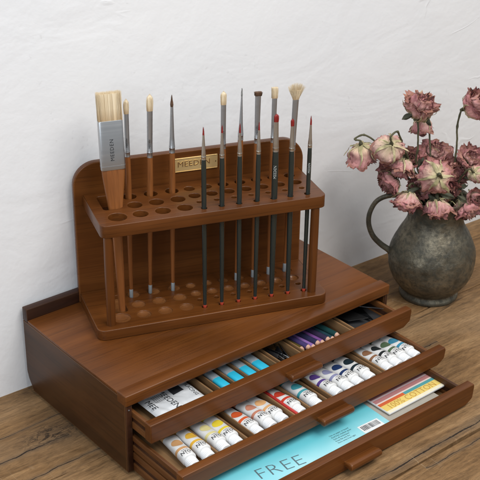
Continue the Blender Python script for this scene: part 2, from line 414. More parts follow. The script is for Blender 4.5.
def drawer(e, z0, z1, xr, fr, parts, back=.13, floor=.004, raw=WRAW):
    xl = .0080; zs = z1-.0012; dr = empty('drawer'); dr.parent = box
    yin = -e+.0115
    # tray: floor, side walls with a runner groove, back
    mb = MB()
    mb.box(xl+.0043, xr-.0043, yin+.0002, back-.005, z0+.0018, z0+floor, 0, mi=1)
    for (a, c) in ((xl, xl+.0042), (xr-.0042, xr)):
        zc = (z0+z1)/2; o_ = 1 if a == xl else -1
        g0, g1 = (a+.0013, c) if a == xl else (a, c-.0013)
        mb.box(a, c, yin+.0001, back, zc+.0030, zs, .0005)
        mb.box(g0, g1, yin+.0001, back, zc-.0032, zc+.0034, 0, mi=2)
        mb.box(a, c, yin+.0001, back, z0+.0006, zc-.0030, .0004)
    mb.box(xl+.0043, xr-.0043, back-.0045, back, z0+.0018, zs, .0004)
    mb.build('tray', [WTRAY, raw, WDX], dr)
    # front board, lower outer corner cut
    c = .0055; x0, x1 = .0072, fr
    h = z1-z0
    ol = [(x0, z0+.001), (x0+.001, z0), (x1-.013, z0), (x1-.003, z0+c), (x1-.0015, z0+c+.002), (x1, z1-.004), (x1-.0012, z1), (x0+.001, z1), (x0, z1-.001)]
    v, f = plate(ol, [], 0, .0112, .0011, 3)
    MB().add([(x, -e+z, y) for x, y, z in v], f).build('front_board', WX, dr)
    # knob: bar handle, narrower behind
    kc = .2225 if e < .12 else .2140; kz = z0+.42*h; kh = .0048
    kp = [(0, -kh*.62), (-.004, -kh*.7), (-.0075, -kh), (-.0112, -kh*.95), (-.0130, -kh*.4), (-.0132, kh*.3), (-.0118, kh*.85), (-.008, kh), (-.004, kh*.72), (0, kh*.62)]
    rs = []
    for t_, s_ in ((-.0235, .78), (-.0228, .95), (-.021, 1), (.021, 1), (.0228, .95), (.0235, .78)):
        rs.append([(kc+t_, -e+.0002+y*(.93+.07*s_), kz+z*s_) for y, z in kp])
    MB().rings(rs).build('knob', WX, dr, 50)
    for x, th in parts:
        MB().box(x-th/2, x+th/2, yin+.0002, back-.0052, z0+floor+.0001, z1-.0055, .0004).build('divider', raw, dr)
    return dr
Z1, Z2, Z3 = (.0602, .0838), (.0300, .0512), (.0030, .0290)
drawer(.0362, *Z1, .3935, .4110, [(.1045, .002), (.1150, .0018), (.1360, .0018), (.1560, .0018), (.1735, .0018), (.1990, .0022), (.2050, .0020), (.2370, .0022), (.2430, .0018), (.3200, .0022), (.3260, .0022)])
drawer(.0920, *Z2, .3965, .4165, [(.0675, .0018), (.1085, .0022), (.1185, .0016), (.1790, .0018), (.2025, .0018), (.2290, .0020), (.2375, .0018), (.3195, .0020), (.3255, .0018)])
drawer(.1470, *Z3, .3935, .4095, [])

# ------------------------------------------------------------------ brush rack
RM = T((.0405, .1122, HP+.0003)) @ Rz(R_(-19.64))
rack = empty('brush_rack', mat=RM, label='brown wooden brush stand with two drilled shelves standing on the drawer box', cat='brush rack')
RW = .289; TB = .0129; SZ = .1433; ST = .0154; PB, PF = .1061, .0975
big = [(.034, .027, .0108), (.061, .0275, .0088), (.0875, .0275, .0088), (.1140, .0275, .0088)]
gx = [.1345+.02140*i for i in range(7)]
mid = [(.061, .0525, .0085), (.087, .0525, .0085), (.1130, .0525, .0085)]+[(x, .0555, .0068) for x in gx]
row3 = [(.061, .077, .0082), (.087, .077, .0080), (.1130, .077, .0078)]+[(x, .0765, .0064) for x in gx]
small = [(x, .0195, .0034) for x in gx]+[(x, .0372, .0032) for x in gx]
slot = roundrect(.0235, .0445, .0485, .0875, .004, 4)
holes = [circ(*h) for h in big+mid+row3]+[circ(*h, 24) for h in small]
v, f = plate(roundrect(.0097, .2834, .0070, PF-.0003, (.008, .008, .0003, .0003)), holes+[slot], SZ-ST, SZ, .0008)
MB().add(v, f).build('shelf', WX, rack)
outl = roundrect(0, RW, 0, PF-.0003, (.010, .010, .0003, .0003))
WREC = stained('recess_lit_wood', 0, (.12, .042, .012), (.19, .072, .021), (.27, .11, .034), .30, 21)  # lighter wood tone stands in for light reflected off the recess floors
mb = MB(); v, f = plate(roundrect(.002, RW-.002, .002, PF-.002, .009), [], .0006, .0070, .0003); mb.add(v, f, 1)
for (x_, y_, r_) in [(x, y-.003, r*.96) for x, y, r in big+mid+row3]:   # dished recess bottoms
    rr3 = []
    for q in range(7): a_ = q/6; rr3.append([(x_+r_*1.02*a_*cos(2*pi*j/28), y_+r_*1.02*a_*sin(2*pi*j/28), .0088+.0030*a_**2.2) for j in range(28)] if q else [(x_+1e-5*cos(2*pi*j/28), y_+1e-5*sin(2*pi*j/28), .0088) for j in range(28)])
    mb.rings(rr3, 1, False)
bh = [circ(x, y-.003, r*.96) for x, y, r in big+mid+row3]+[circ(x, y-.001, r*.95, 24) for x, y, r in small]
v, f = plate(roundrect(.0002, RW-.0002, .0002, PF-.0004, (.010, .010, .0003, .0003)), bh+[roundrect(.0265, .0455, .0370, .0785, .004, 4)], 0, TB, .0009); mb.add(v, f)
mb.build('base', [WX, WREC], rack)
v, f = plate(roundrect(-.0008, RW+.0008, 0, .1830, (.001, .001, .029, .029), 12), [], 0, PB-PF, .0012, 3)
MB().add([(x, PF+z, y) for x, y, z in v], f).build('back_panel', WX, rack)
for x in (.0185, .2715):
    MB().loft([(TB-.0005, .0051, .0051), (TB+.03, .0053, .0053), (SZ-ST-.03, .0053, .0053), (SZ-ST+.0005, .0051, .0051)], 24, M=T((x, .0130, 0))).build('post', WZ, rack)
pl_ = empty('name_plate'); pl_.parent = rack
v, f = plate(roundrect(.1165, .1770, .1568, .1748, .0008, 3), [], 0, .0009, .0003)
np_ = MB().add([(x, PF-z-.0001, y) for x, y, z in v], f)
for (a, c, d_, e_) in ((.1172, .1763, .1738, .1743), (.1172, .1763, .1573, .1578)): np_.box(a, c, PF-.0015, PF-.0009, d_, e_, .0001)
np_.build('plate', BRASS, pl_)
M_ = T((.1468, PF-.0010, .1668)) @ Rx(pi/2)
v, f = text('MEEDEN', .0098, M_, thick=.0005, sx=1.06, space=1.08); MB().add(v, f).build('lettering', metal('bright_brass', (.95, .78, .45), .25), pl_)
v, f = text('ESTABLISHED', .0030, T((.1468, PF-.0010, .1598)) @ Rx(pi/2), thick=.0002)
for x in (.1190, .1745): MB().loft([(0, .0009, .0009), (.0005, .0006, .0006)], 10, M=T((x, PF-.0009, .1658)) @ Rx(pi/2)).build('screw', BRASSD, pl_)

# ------------------------------------------------------------------ brushes
def hairs(mb, n, rx, ry, z0, z1, spread=1.0, droop=.0, wd=.00016, mi=0, tipf=None, jit=.0, core=True, tip=.7, ex=2.0):
    """a solid tuft with separate hairs over it. spread: radius ratio at the tip"""
    H = z1-z0
    if core:
        secs = []
        for k in range(9):
            t = k/8; s_ = 1+(spread-1)*t**1.2
            cl = 1.0 if tipf is None else tipf(t)
            secs.append((z0+H*t*.93, max(rx*s_*cl*.94, 2e-5), max(ry*s_*cl*.94, 2e-5), 0, 0, ex))
        mb.loft(secs, 28, mi, at=[k/8 for k in range(9)])
    for i in range(n):
        a = random.random()*2*pi; q = random.random()**.45
        c, s2 = cos(a), sin(a)
        if ex > 2: x0, y0 = rx*random.uniform(-1, 1), ry*random.uniform(-1, 1)
        else: x0, y0 = rx*q*c, ry*q*s2
        hh = H*(1-jit*random.random()**2)*(1.0 if tipf is None else (1-.25*q*q))
        dx, dy = random.gauss(0, .0003), random.gauss(0, .0002)
        pts = []
        for k in range(5):
            t = k/4; s_ = 1+(spread-1)*t**1.2; cl = 1.0 if tipf is None else tipf(t*hh/H)
            pts.append((x0*s_*cl*1.03+dx*t*t, y0*s_*cl*1.03+dy*t*t, z0+hh*t))
        w0 = wd
        vs = []; 
        for k, p in enumerate(pts):
            ww = w0*(1-.75*(k/4)**2)
            for j in range(3):
                b_ = 2*pi*j/3; vs.append((p[0]+ww*cos(b_), p[1]+ww*sin(b_), p[2]))
        fs = []
        for k in range(4):
            for j in range(3): l = (j+1) % 3; fs.append([k*3+j, k*3+l, k*3+3+l, k*3+3+j])
        mb.add(vs, fs, mi, None, [k/4 for k in range(5) for _ in range(3)])
def brush_matrix(bot, top):
    """rack-local bottom point and a higher point of the axis -> world matrix of the brush, x axis along the rack"""
    b_, t_ = Vector(bot), Vector(top); z = (t_-b_).normalized(); x = Vector((1, 0, 0)); x = (x-z*x.dot(z)).normalized(); y = z.cross(x)
    m = Matrix((( x.x, y.x, z.x, b_.x), (x.y, y.y, z.y, b_.y), (x.z, y.z, z.z, b_.z), (0, 0, 0, 1)))
    return RM @ m, (t_-b_).length
def onring(r, z, sgn=-1):
    # lettering running up a round handle or ferrule, on its camera side
    def fn(x, y):
        a = -pi/2-y/r-.35; return ((r+.00008)*cos(a), (r+.00008)*sin(a), z+x)
    return fn
G_B = 'slim dark-handled brushes in the front holes'; G_W = 'brown-handled brushes in the back holes'
# wide flat brush
m, L = brush_matrix((.0386, .040, .0131), (.0385, .069, .2785))
br = empty('flat_brush', mat=m, label='wide flat wash brush with square pale bristles and broad grey ferrule in the rack', cat='paintbrush')
z = lambda v: v-.0131
mb = MB(); mb.loft([(0, .0034, .0030), (.004, .0038, .0034), (.05, .0050, .0038), (.09, .0056, .0042), (.115, .0064, .0045), (.130, .0084, .0048), (.150, .0110, .0048), (.168, .0130, .0044), (z(.191), .0135, .0040), (z(.193), .0132, .0036)], 32, ex=3.0)
mb.build('handle', WHAN, br)
mb = MB(); mb.loft([(z(.1895), .0139, .0044), (z(.191), .0141, .0046), (z(.2), .0141, .0046), (z(.246), .0141, .0048), (z(.2468), .0138, .0045)], 40, ex=6.0)
mb.loft([(z(.1935), .01425, .00475), (z(.1945), .01425, .00475)], 40, ex=6.0); mb.build('ferrule', FERR, br)
v, f = text('MEEDEN', .0062, T((-.0005, -.00492, z(.213))) @ Rx(pi/2) @ Rz(pi/2), space=1.15); MB().add(v, f).build('lettering', INK, br)
mb = MB(); hairs(mb, 1500, .0134, .0042, z(.2462), z(.2795), 1.03, jit=.05, wd=.00013, ex=4.0); mb.build('bristles', BRIST, br)

def wood_brush(label, bot, hole, tipz, ftop, fbot, shape, rf=.0029, rtop=None, bm=BRIST, cap=True, txt=False, xtop=None):
    b_ = Vector((bot[0], bot[1], TB-.002)); h_ = Vector((hole[0], hole[1], SZ)); d = (h_-b_)/(h_.z-b_.z); t_ = b_+d*(tipz-b_.z)
    if xtop is not None: t_.x = xtop
    m, L = brush_matrix(b_, t_); o = empty('paintbrush', mat=m, label=label, cat='paintbrush', group=G_W)
    k = L/(tipz-b_.z); zz = lambda v: (v-b_.z)*k
    rt = rtop if rtop else rf
    mb = MB(); mb.loft([(.011, .0021, .0021), (.03, .0024, .0024), (.08, .0031, .0031), (zz(.155), .0038, .0038), (zz(fbot)-.006, .0034, .0034), (zz(fbot)+.001, rf, rf)], 20); mb.build('handle', WHAN, o)
    mb = MB(); mb.loft([(0, .0016, .0016), (.0006, .0022, .0022), (.0115, .0024, .0024), (.012, .0021, .0021)], 18); mb.build('handle_tip', GREYEND, o)
    flat = shape in ('flat', 'filbert', 'angled', 'fan')
    tx, ty = (rt*1.1, rt*.62) if flat else (rt, rt)
    if shape == 'fan': tx, ty = .0040, .0014
    mb = MB(); secs = [(zz(fbot), rf+.0003, rf+.0003)]
    for q in (.03, .10, .11, .13, .14, .16): 
        secs.append((zz(fbot)+(zz(ftop)-zz(fbot))*q, rf+(.0004 if q in (.11, .14) else .0001), rf+(.0004 if q in (.11, .14) else .0001)))
    for q in (.35, .7, .97, 1.0): secs.append((zz(fbot)+(zz(ftop)-zz(fbot))*q, rf+(tx-rf)*q, rf+(ty-rf)*q))
    mb.loft(secs, 24); mb.build('ferrule', FERR, o)
    if txt:
        zt = zz(fbot)+.017; v, f = text('MEEDEN', .0032, None, onring(rf+.00035, zt), sx=.9); MB().add(v, f).build('lettering', INK, o)
    mb = MB(); z0, z1 = zz(ftop)-.0003, L
    if shape == 'round': hairs(mb, 260, tx*.92, tx*.92, z0, z1, 1, tipf=lambda t: (1+.25*sin(pi*min(t*1.2, 1)))*(max(1-t, 0)**.45 if t > .3 else 1*(.7**.45+(1-.7**.45)*(1-t/.3))), wd=.00011)
    elif shape == 'pointed': hairs(mb, 200, tx*.9, tx*.9, z0, z1, 1, tipf=lambda t: max(1-t, .02)**.8*(1+.6*sin(pi*min(t*1.5, 1))), wd=.00009)
    elif shape == 'filbert': hairs(mb, 420, tx*1.0, ty*1.1, z0, z1, 1, tipf=lambda t: (1+.12*sin(pi*t))*(1 if t < .62 else max(1-((t-.62)/.38)**2.6, .03)**.5), wd=.00011, jit=.10)
    elif shape == 'flat': hairs(mb, 420, tx, ty, z0, z1, 1.22, jit=.25, wd=.00011, ex=3)
    elif shape == 'angled': hairs(mb, 420, tx*1.05, ty, z0, z1, 1.25, jit=.3, wd=.00011, ex=3)
    elif shape == 'fan': hairs(mb, 560, tx*.95, ty*.95, z0, z1, 3.0, jit=.16, wd=.00012, ex=2, tipf=lambda t: 1, core=False); hairs(mb, 200, tx*.9, ty*.9, z0, z0+(z1-z0)*.6, 2.2, jit=.3, wd=.00012)
    mb.build('bristles', bm, o); return o
wood_brush('brown-handled brush with small rounded pale bristles beside the wide flat brush', (.0577, .0700), (.0600, .0765), .2625, .2446, .1932, 'filbert', .0030, .0026, txt=True)
wood_brush('brown-handled filbert brush with long oval cream bristles between small round and dark tipped brushes', (.0825, .0735), (.0860, .0765), .2664, .2460, .1895, 'filbert', .0032, .0032, txt=True)
wood_brush('brown-handled brush with dark pointed hair in front of the brass plate', (.1105, .0700), (.1135, .0765), .2613, .2468, .1913, 'pointed', .0033, .0017, BRISTD)
wood_brush('brown-handled filbert brush with cream bristles just right of the brass plate', (.1745, .0710), (.1768, .0765), .2596, .2429, .1888, 'filbert', .0031, .0030, txt=True)
wood_brush('brown-handled brush with a long grey cone ferrule ending in a needle-thin tip', (.1930, .0695), (.1978, .0765), .2600, .2500, .1969, 'pointed', .0031, .0009, bristle('grey_hair', (.12, .12, .12), (.2, .2, .19), (.3, .3, .29)))
wood_brush('brown-handled brush with short dark flat bristles', (.2155, .0705), (.2190, .0765), .2538, .2490, .1904, 'angled', .0030, .0034, BRISTD, txt=True)
wood_brush('brown-handled brush with short flat pale bristles behind the thickest red-tipped brush', (.2370, .0720), (.2400, .0765), .2578, .2442, .1890, 'flat', .0029, .0030)
wood_brush('brown-handled fan brush with wide spreading pale bristles', (.2600, .0745), (.2632, .0765), .2615, .2401, .1764, 'fan', .0032, .0036, xtop=.2695)

def dark_brush(label, i, tx, tipz, rtop, fbot, shape, rh=.0029, txt=False, plainend=False):
    x0 = gx[i]; b_ = Vector((x0+.0004, .0180, TB-.0015)); t_ = Vector((tx, .0200, tipz))
    m, L = brush_matrix(b_, t_); o = empty('paintbrush', mat=m, label=label, cat='paintbrush', group=G_B); z_ = lambda v: v-b_.z
    mb = MB(); mb.loft([(.0040, .0021, .0021), (.02, rh*.82, rh*.82), (.08, rh*.95, rh*.95), (.14, rh, rh), (z_(fbot)-.01, rh, rh), (z_(fbot)+.001, rh*.90, rh*.90)], 20); mb.build('handle', BLACKH, o)
    mb = MB(); mb.loft([(0, .0012, .0012), (.0004, .0019, .0019), (.0035, .0024, .0024), (.0045, .0022, .0022)], 16); mb.build('handle_tip', REDEND, o)
    ft = z_(rtop); fb = z_(fbot); rt = .00115 if shape == 'pointed' else .0020
    if shape == 'filbert_big': rt = .0027
    mb = MB(); secs = [(fb, rh*1.0, rh*1.0)]
    for q in (.04, .10, .12, .14, .17): r_ = rh*.96+(.0002 if q == .12 else 0); secs.append((fb+(ft-fb)*q, r_, r_))
    for q in (.45, .8, 1.0): r_ = rh*.96+(rt-rh*.96)*q; secs.append((fb+(ft-fb)*q, r_, r_*(1 if shape == 'pointed' else 1-.4*q)))
    mb.loft(secs, 20); mb.build('ferrule', FERW, o)
    if txt: v, f = text('MEEDEN', .0044 if rh > .0032 else .0034, None, onring(rh+.00005, fb-.025), sx=1.0); MB().add(v, f).build('lettering', LINK, o)
    mb = MB()
    if shape == 'pointed': hairs(mb, 60, rt, rt, ft-.0003, L, 1, tipf=lambda t: max(1-t, .02)**.75*(1+.15*sin(pi*t)), wd=.00008)
    else: hairs(mb, 140, rt*1.02, rt*.62, ft-.0003, L, 1, tipf=lambda t: (1+.08*sin(pi*t))*(1 if t < .6 else max(1-((t-.6)/.4)**2.2, .01)**.5), wd=.00009)
    mb.build('bristles', BRISTR, o)
dark_brush('dark-handled brush with fine pointed red tip, leftmost in the front holes', 0, .1338, .2432, .2330, .2036, 'pointed')
dark_brush('dark-handled brush with thin red tip, before the cream filbert right of the brass plate', 1, .1559, .2425, .2330, .2030, 'pointed')
dark_brush('dark-handled brush with slim red tip, in front of the long grey cone brush', 2, .1772, .2424, .2305, .2025, 'pointed')
dark_brush('dark-handled brush with red tip, in front of the short dark flat brush', 3, .2004, .2412, .2310, .2020, 'pointed', .0028)
dark_brush('thickest dark-handled brush with a broad rounded red tip', 4, .2212, .2485, .2385, .2026, 'filbert_big', .0037, txt=True)
dark_brush('dark-handled brush with a small flat red tip, in front of the fan brush', 5, .2411, .2402, .2310, .2005, 'flat', .0032)
dark_brush('dark-handled brush with long thin red tip, rightmost in the rack', 6, .2641, .2414, .2300, .2018, 'pointed', .0026, txt=True)

# ------------------------------------------------------------------ paint tubes in the middle drawer
def paint_tube(label, cap, cir, rgb, rgb2=None, wdt=.0082, extra=None, tilt=0.):
    zf = Z2[0]+.0042; cy, yy = cap[1], cir[1]
    ax = Vector((cir[0]-cap[0], cir[1]-cap[1], 0)); ang = math.atan2(-ax.x, ax.y)
    name_m = T((cap[0], cap[1], zf)) @ Rz(ang) @ Ry(tilt)
    o = empty('paint_tube', mat=name_m, label=label, cat='paint tube', group='acrylic paint tubes in the middle drawer')
    Y = lambda s: s  # local y: 0 = cap end, increasing to the crimp
    # body section radii by y
    def sec(y):
        t = min(max((y-.012)/.075, 0), 1)
        rx = wdt*(1.0+.10*t); rz = .0076*(1-t)**.75+.0009
        return rx, rz
    pc = (.012, .0126, .0140, .0175, .0215, .0265, .0268, .0288, .0308, .0311, .034, .037, .040, .043, .046, .049, .052, .056, .060, .0602, .066, .072, .079, .086, .0865)
    mats = {0: 0}
    mb = MB(); rs = []; n = 28
    sd_ = random.random()*40
    def dent(x, y): return .0011*noise.noise(Vector((x*120+sd_, y*75, sd_)))*min(max((y-.024)/.01, 0), 1)
    shrink = {.012: .80, .0126: .93, .0140: 1.0}
    for y in pc:
        rx, rz = sec(y); k = shrink.get(y, 1); r = []
        for j in range(n):
            a = 2*pi*j/n; c, d = cos(a), sin(a); e = 2.3
            r.append((rx*k*math.copysign(abs(c)**(2/e), c), y, .0002+rz+rz*k*math.copysign(abs(d)**(2/e), d)+(dent(rx*c, y) if d > 0 else 0)))
        rs.append(r)
    vs = [p for r in rs for p in r]
    for i in range(len(pc)-1):
        ym = (pc[i]+pc[i+1])/2; mi = 1 if (.0266 < ym < .0308 or ym > .060) else 0
        mb.add([rs[i][j] for j in range(n)]+[rs[i+1][j] for j in range(n)], [[j, (j+1) % n, n+(j+1) % n, n+j] for j in range(n)], mi)
    mb.add(rs[0], [list(range(n))]); mb.add(rs[-1], [list(range(n))], 1)
    key = '%.3f_%.3f_%.3f' % rgb; cm = bpy.data.materials.get('paint_'+key) or plain('paint_'+key, rgb, .4)
    bm = bmesh.new(); me = mb.mesh('tube_body'); bm.from_mesh(me); bmesh.ops.remove_doubles(bm, verts=bm.verts, dist=1e-6); bmesh.ops.recalc_face_normals(bm, faces=bm.faces); bm.to_mesh(me); bm.free(); finish(me, 40)
    link('tube_body', me, [WHITEP, cm], o)
    def surf(x, y, h=.00022):
        rx, rz = sec(y); q = min(abs(x)/rx, .98); return (x, y, .0002+rz+rz*(1-q**2.3)**(1/2.3)+h+dent(x, y))
    # round colour mark
    R0 = .0066; cyl = .0418; vs = [surf(0, cyl)]; fs = []; nr, na = 4, 28
    for i in range(1, nr+1):
        for j in range(na): vs.append(surf(R0*i/nr*cos(2*pi*j/na), cyl+R0*i/nr*sin(2*pi*j/na)))
    for j in range(na): fs.append([0, 1+j, 1+(j+1) % na])
    for i in range(nr-1):
        for j in range(na): a = 1+i*na; fs.append([a+j, a+na+j, a+na+(j+1) % na, a+(j+1) % na])
    MB().add(vs, fs).build('colour_mark', cm, o)
    lt = MB(); v, f = text('NTO', .0074, None, lambda x, y: surf(x-.0009+.12*y, y+.0190), sx=.74, weight=.008); lt.add(v, f)
    for (yy_, ss) in ((.0240, 'ACRYLIC'), (.0145, '75 ml')): v, f = text(ss, .0021, None, lambda x, y: surf(x, y+yy_), sx=1); lt.add(v, f)
    lt.build('lettering', INK, o)
    cpb = MB(); zc = .0073
    MM = T((0, .0125, zc)) @ Rx(pi/2)
    cpb.loft([(0, .0064, .0064), (.0006, .0071, .0071), (.0108, .0068, .0068), (.0118, .0062, .0062), (.0120, .0040, .0040)], 30, M=MM)
    for j in range(30):
        a = 2*pi*j/30; cpb.box(-.00018, .00018, -.0002, .0002, .001, .0102, 0, M=MM @ Rz(a) @ T((.0070, 0, 0)))
    cpb.build('cap', CAPP, o)
    return o
tubes = [
 ((36, -68), (42, -33), (.62, .34, .15), 'peach-ochre paint tube, leftmost in the middle drawer'),
 ((57, -69), (60, -31), (.80, .47, .06), 'amber yellow paint tube second from the left end of the middle drawer'),
 ((79, -70), (82, -33), (.80, .72, .33), 'pale lemon paint tube beside the bright yellow one'),
 ((97.5, -69.5), (99, -33), (.85, .66, .05), 'bright yellow paint tube left of the orange-red one'),
 ((128, -68), (129, -31), (.68, .11, .03), 'orange-red paint tube left of the salmon one'),
 ((147, -69), (147, -32), (.62, .26, .17), 'salmon pink paint tube between orange-red and apricot ones'),
 ((166, -67), (165, -32), (.80, .45, .20), 'apricot paint tube right of the salmon one'),
 ((190.5, -66), (191, -30), (.62, .06, .03), 'scarlet red paint tube alone in its own compartment'),
 ((216, -69), (216, -31), (.07, .38, .44), 'turquoise paint tube right of the scarlet one'),
 ((250, -68), (249, -31), (.11, .06, .27), 'violet paint tube left of the lavender one'),
 ((268, -66), (268, -29), (.28, .29, .47), 'lavender paint tube between violet and navy ones'),
 ((286, -66), (286, -30), (.02, .045, .14), 'navy blue paint tube right of the lavender one'),
 ((304.5, -65), (304.5, -29), (.015, .03, .04), 'blue-black paint tube left of the brown one'),
 ((335, -66), (336, -30), (.30, .15, .08), 'brown paint tube right of the divider'),
 ((351, -65), (352, -28), (.02, .025, .027), 'pure black paint tube between brown and green ones'),
 ((367.5, -66), (368.5, -28), (.10, .155, .085), 'moss green paint tube between black and sky blue ones'),
 ((384, -65), (385, -29), (.05, .27, .42), 'sky blue paint tube at the right end of the middle drawer')]
for i, (cp, ci, rgb, lab) in enumerate(tubes):
    jx = random.uniform(-.6, .6)
    t_ = paint_tube(lab, (cp[0]/1000, -.0765+random.uniform(-.0012, .0010)), ((ci[0]+jx)/1000, -.040), rgb, wdt=.0083 if i < 13 else .0076, tilt=random.uniform(-.13, .13))
    t_.matrix_world = t_.matrix_world @ Rz(random.uniform(-.03, .03))
# the red wrapper beside the scarlet tube
rp = MB(); rp.box(-.0015, .0015, 0, .085, 0, .0125, .0005)
rr_ = rp.build('card_box', plain('red_card', (.50, .03, .025), .45)); rr_.location = (.1812, -.077, Z2[0]+.0043); rr_.rotation_euler = (0, .08, 0)
tag(rr_, 'thin red card leaning beside the scarlet paint tube', 'card')

# ------------------------------------------------------------------ top drawer contents
zf = Z1[0]+.0043
# white printed packet
pk = empty('printed_packet', (.065, .0, zf+.0005), label='white printed plastic packet lying at the left end of the top drawer', cat='packet')
def packet_mesh():
    nx_, ny_ = 40, 60; vs = []; fs = []
    for s_ in (1, -1):
        for j in range(ny_+1):
            for i in range(nx_+1):
                u, v_ = i/nx_, j/ny_; x = (u-.5)*.067; y = -.0205+v_*.100
                ed = min(u, 1-u, v_, 1-v_)*2; h = .0042*min(ed*5, 1)**.5
                wr = .0011*noise.noise(Vector((x*60, y*60, 2)))+.0007*noise.noise(Vector((x*150+y*90, y*130, 5)))
                vs.append((x, y, .0065+s_*h+wr*(1 if s_ > 0 else .3)*min(ed*8, 1)))
        b_ = 0 if s_ > 0 else (nx_+1)*(ny_+1)
        for j in range(ny_):
            for i in range(nx_): a = b_+j*(nx_+1)+i; q = [a, a+1, a+nx_+2, a+nx_+1]; fs.append(q if s_ > 0 else q[::-1])
    return vs, fs
v, f = packet_mesh(); MB().add(v, f).build('packet', plain('packet_film', (.66, .68, .70), .28, Coat_Weight=.5), pk, 60)
def pk_z(x, y): return .0065+.0042+.0011*noise.noise(Vector((x*60, y*60, 2)))+.0007*noise.noise(Vector((x*150+y*90, y*130, 5)))+.0003
def pkt(s, size, x0, y0, **k):
    c_, d_ = 0, -1
    def fn(a, b_): x = x0+b_; y = y0-a; return (x, y, pk_z(x, y))
    return text(s, size, None, fn, **k)
l_ = MB()
for s_, sz, x0, y0 in (('MEE', .0105, -.0285, .004), ('MEEDEN', .0105, -.0060, .0020), ('PLACING', .0062, .0255, .0030)):
    v, f = pkt(s_, sz, x0, y0, weight=0); l_.add(v, f)
for k in range(5): v, f = pkt('MEEDEN ART', .0022, -.0205+k*.0024, .010, ); l_.add(v, f)
l_.build('lettering', INK, pk)
vs = []; 
for i in range(11):
    for j in range(11): x, y = .0035+.0145*i/10, .006+.016*j/10; vs.append((x, y, pk_z(x, y)+.0001))
MB().add(vs, [[i*11+j, i*11+j+11, i*11+j+12, i*11+j+1] for i in range(10) for j in range(10)]).build('printed_panel', plain('print_black', (.035, .035, .04), .3), pk)
vs = []
for i in range(5):
    for j in range(11): x, y = -.0330+.011*i/4, -.018+.020*j/10; vs.append((x+.0, y, pk_z(x, y)-.0001))

CYAN = plain('cyan_plastic', (.03, .46, .66), .35, Coat_Weight=.3)
t = NT('clear_sleeve'); t.out((.62, .68, .72), .12); t.b.inputs['Transmission Weight'].default_value = .75; t.b.inputs['IOR'].default_value = 1.2; CLEAR = t.m
INNER = plain('grey_stick', (.24, .27, .30), .5)
cy_lab = ['leftmost clear tube with cyan end in the top drawer', 'second clear tube with cyan end, right of the wide divider', 'third clear tube with cyan end, left of the rightmost one', 'rightmost clear tube with cyan end, beside the bare wood compartment']
for (x, lab, wd_) in ((.1258, cy_lab[0], .0062), (.1462, cy_lab[1], .0066), (.1648, cy_lab[2], .0066), (.1840, cy_lab[3], .0068)):
    o = empty('plastic_tube', (x, -.0195+random.uniform(-.001, .001), zf+.0002), label=lab, cat='plastic tube', group='clear tubes with cyan ends')
    ol = roundrect(-wd_, wd_, 0, .0135, .0035, 5)
    def pris(y0, y1, sc, nm, mt, ang=40):
        v, f = plate([(a*sc, (b_-.00675)*sc+.00675) for a, b_ in ol], [], 0, y1-y0, .0009, 2); MB().add([(a, y0+c_, b_) for a, b_, c_ in v], f).build(nm, mt, o, ang)
    pris(0, .0205, .97, 'cyan_end', CYAN); pris(.0195, .090, 1.0, 'sleeve', CLEAR); pris(.0208, .085, .80, 'insert', INNER)
# clips in the middle compartment
for i, (x, y, r_, lab) in enumerate(((.2165, .006, .25, 'black metal paper clip nearest the cyan-ended tubes'), (.2265, .002, -.35, 'black metal paper clip nearest the pencils'))):
    o = empty('binder_clip', (x, y, zf+.0002), label=lab, cat='clip', group='black clips in the top drawer'); o.rotation_euler = (0, 0, r_)
    prof = [(-.0075, 0), (-.0070, -.0008), (.0070, -.0008), (.0075, 0), (.0022, .0095), (.0014, .0095), (.0062, .0004), (-.0062, .0004), (-.0014, .0095), (-.0022, .0095)]
    v, f = plate([(a, b_+.001) for a, b_ in prof], [], 0, .019, .0002, 1); MB().add([(a, c_-.009, b_) for a, b_, c_ in v], f).build('clip_body', plain('black_enamel', (.015, .015, .017), .25), o)
    for s_ in (-1, 1): MB().sweep([(s_*.002, -.006, .0100), (s_*.0035, -.016, .0085), (s_*.0035, -.022, .0070), (s_*.003, -.024, .0068), (s_*.0030, .020, .0072), (s_*.0025, .016, .0085), (s_*.002, .006, .0100)], .0005, 8).build('wire_handle', STEEL, o)
# coloured pencils
pc = [((.10, .075, .02), 'olive'), ((.07, .05, .16), 'deep indigo'), ((.28, .15, .42), 'bright violet'), ((.03, .03, .08), 'midnight blue'), ((.20, .08, .28), 'purple'), ((.04, .03, .07), 'plum black'), ((.02, .055, .075), 'dark teal'), ((.015, .06, .06), 'bottle green')]
PEND = plain('pencil_bare_wood', (.62, .36, .26), .6)
for i, (rgb, nm) in enumerate(pc):
    x = .2500+i*.0078; r_ = .0045 if i == 0 else .0037
    lab = nm+(' thick pencil with round bare wood end in the top drawer' if i == 0 else ' pencil with pinkish bare wood end in the top drawer')
    o = empty('pencil', (x+(.001 if i == 0 else .002), -.0115+(.003 if i == 0 else 0)+random.uniform(-.0012, .0012), zf+r_+(.003 if i % 2 else .0008)), label=lab, cat='pencil', group='coloured pencils in the top drawer')
    o.rotation_euler = (0, 0, random.uniform(.05, .09)+.03)
    MM = Rx(-pi/2)
    MB().loft([(.0035, r_*.97, r_*.97), (.0040, r_, r_), (.135, r_, r_)], 24, M=MM).build('barrel', plain('pencil_'+nm.replace(' ', '_'), rgb, .3, Coat_Weight=.5), o)
    MB().loft([(0, r_*.45, r_*.45), (.0007, r_*.72, r_*.72), (.0037, r_*.94, r_*.94)], 24, M=MM).build('bare_end', PEND, o)
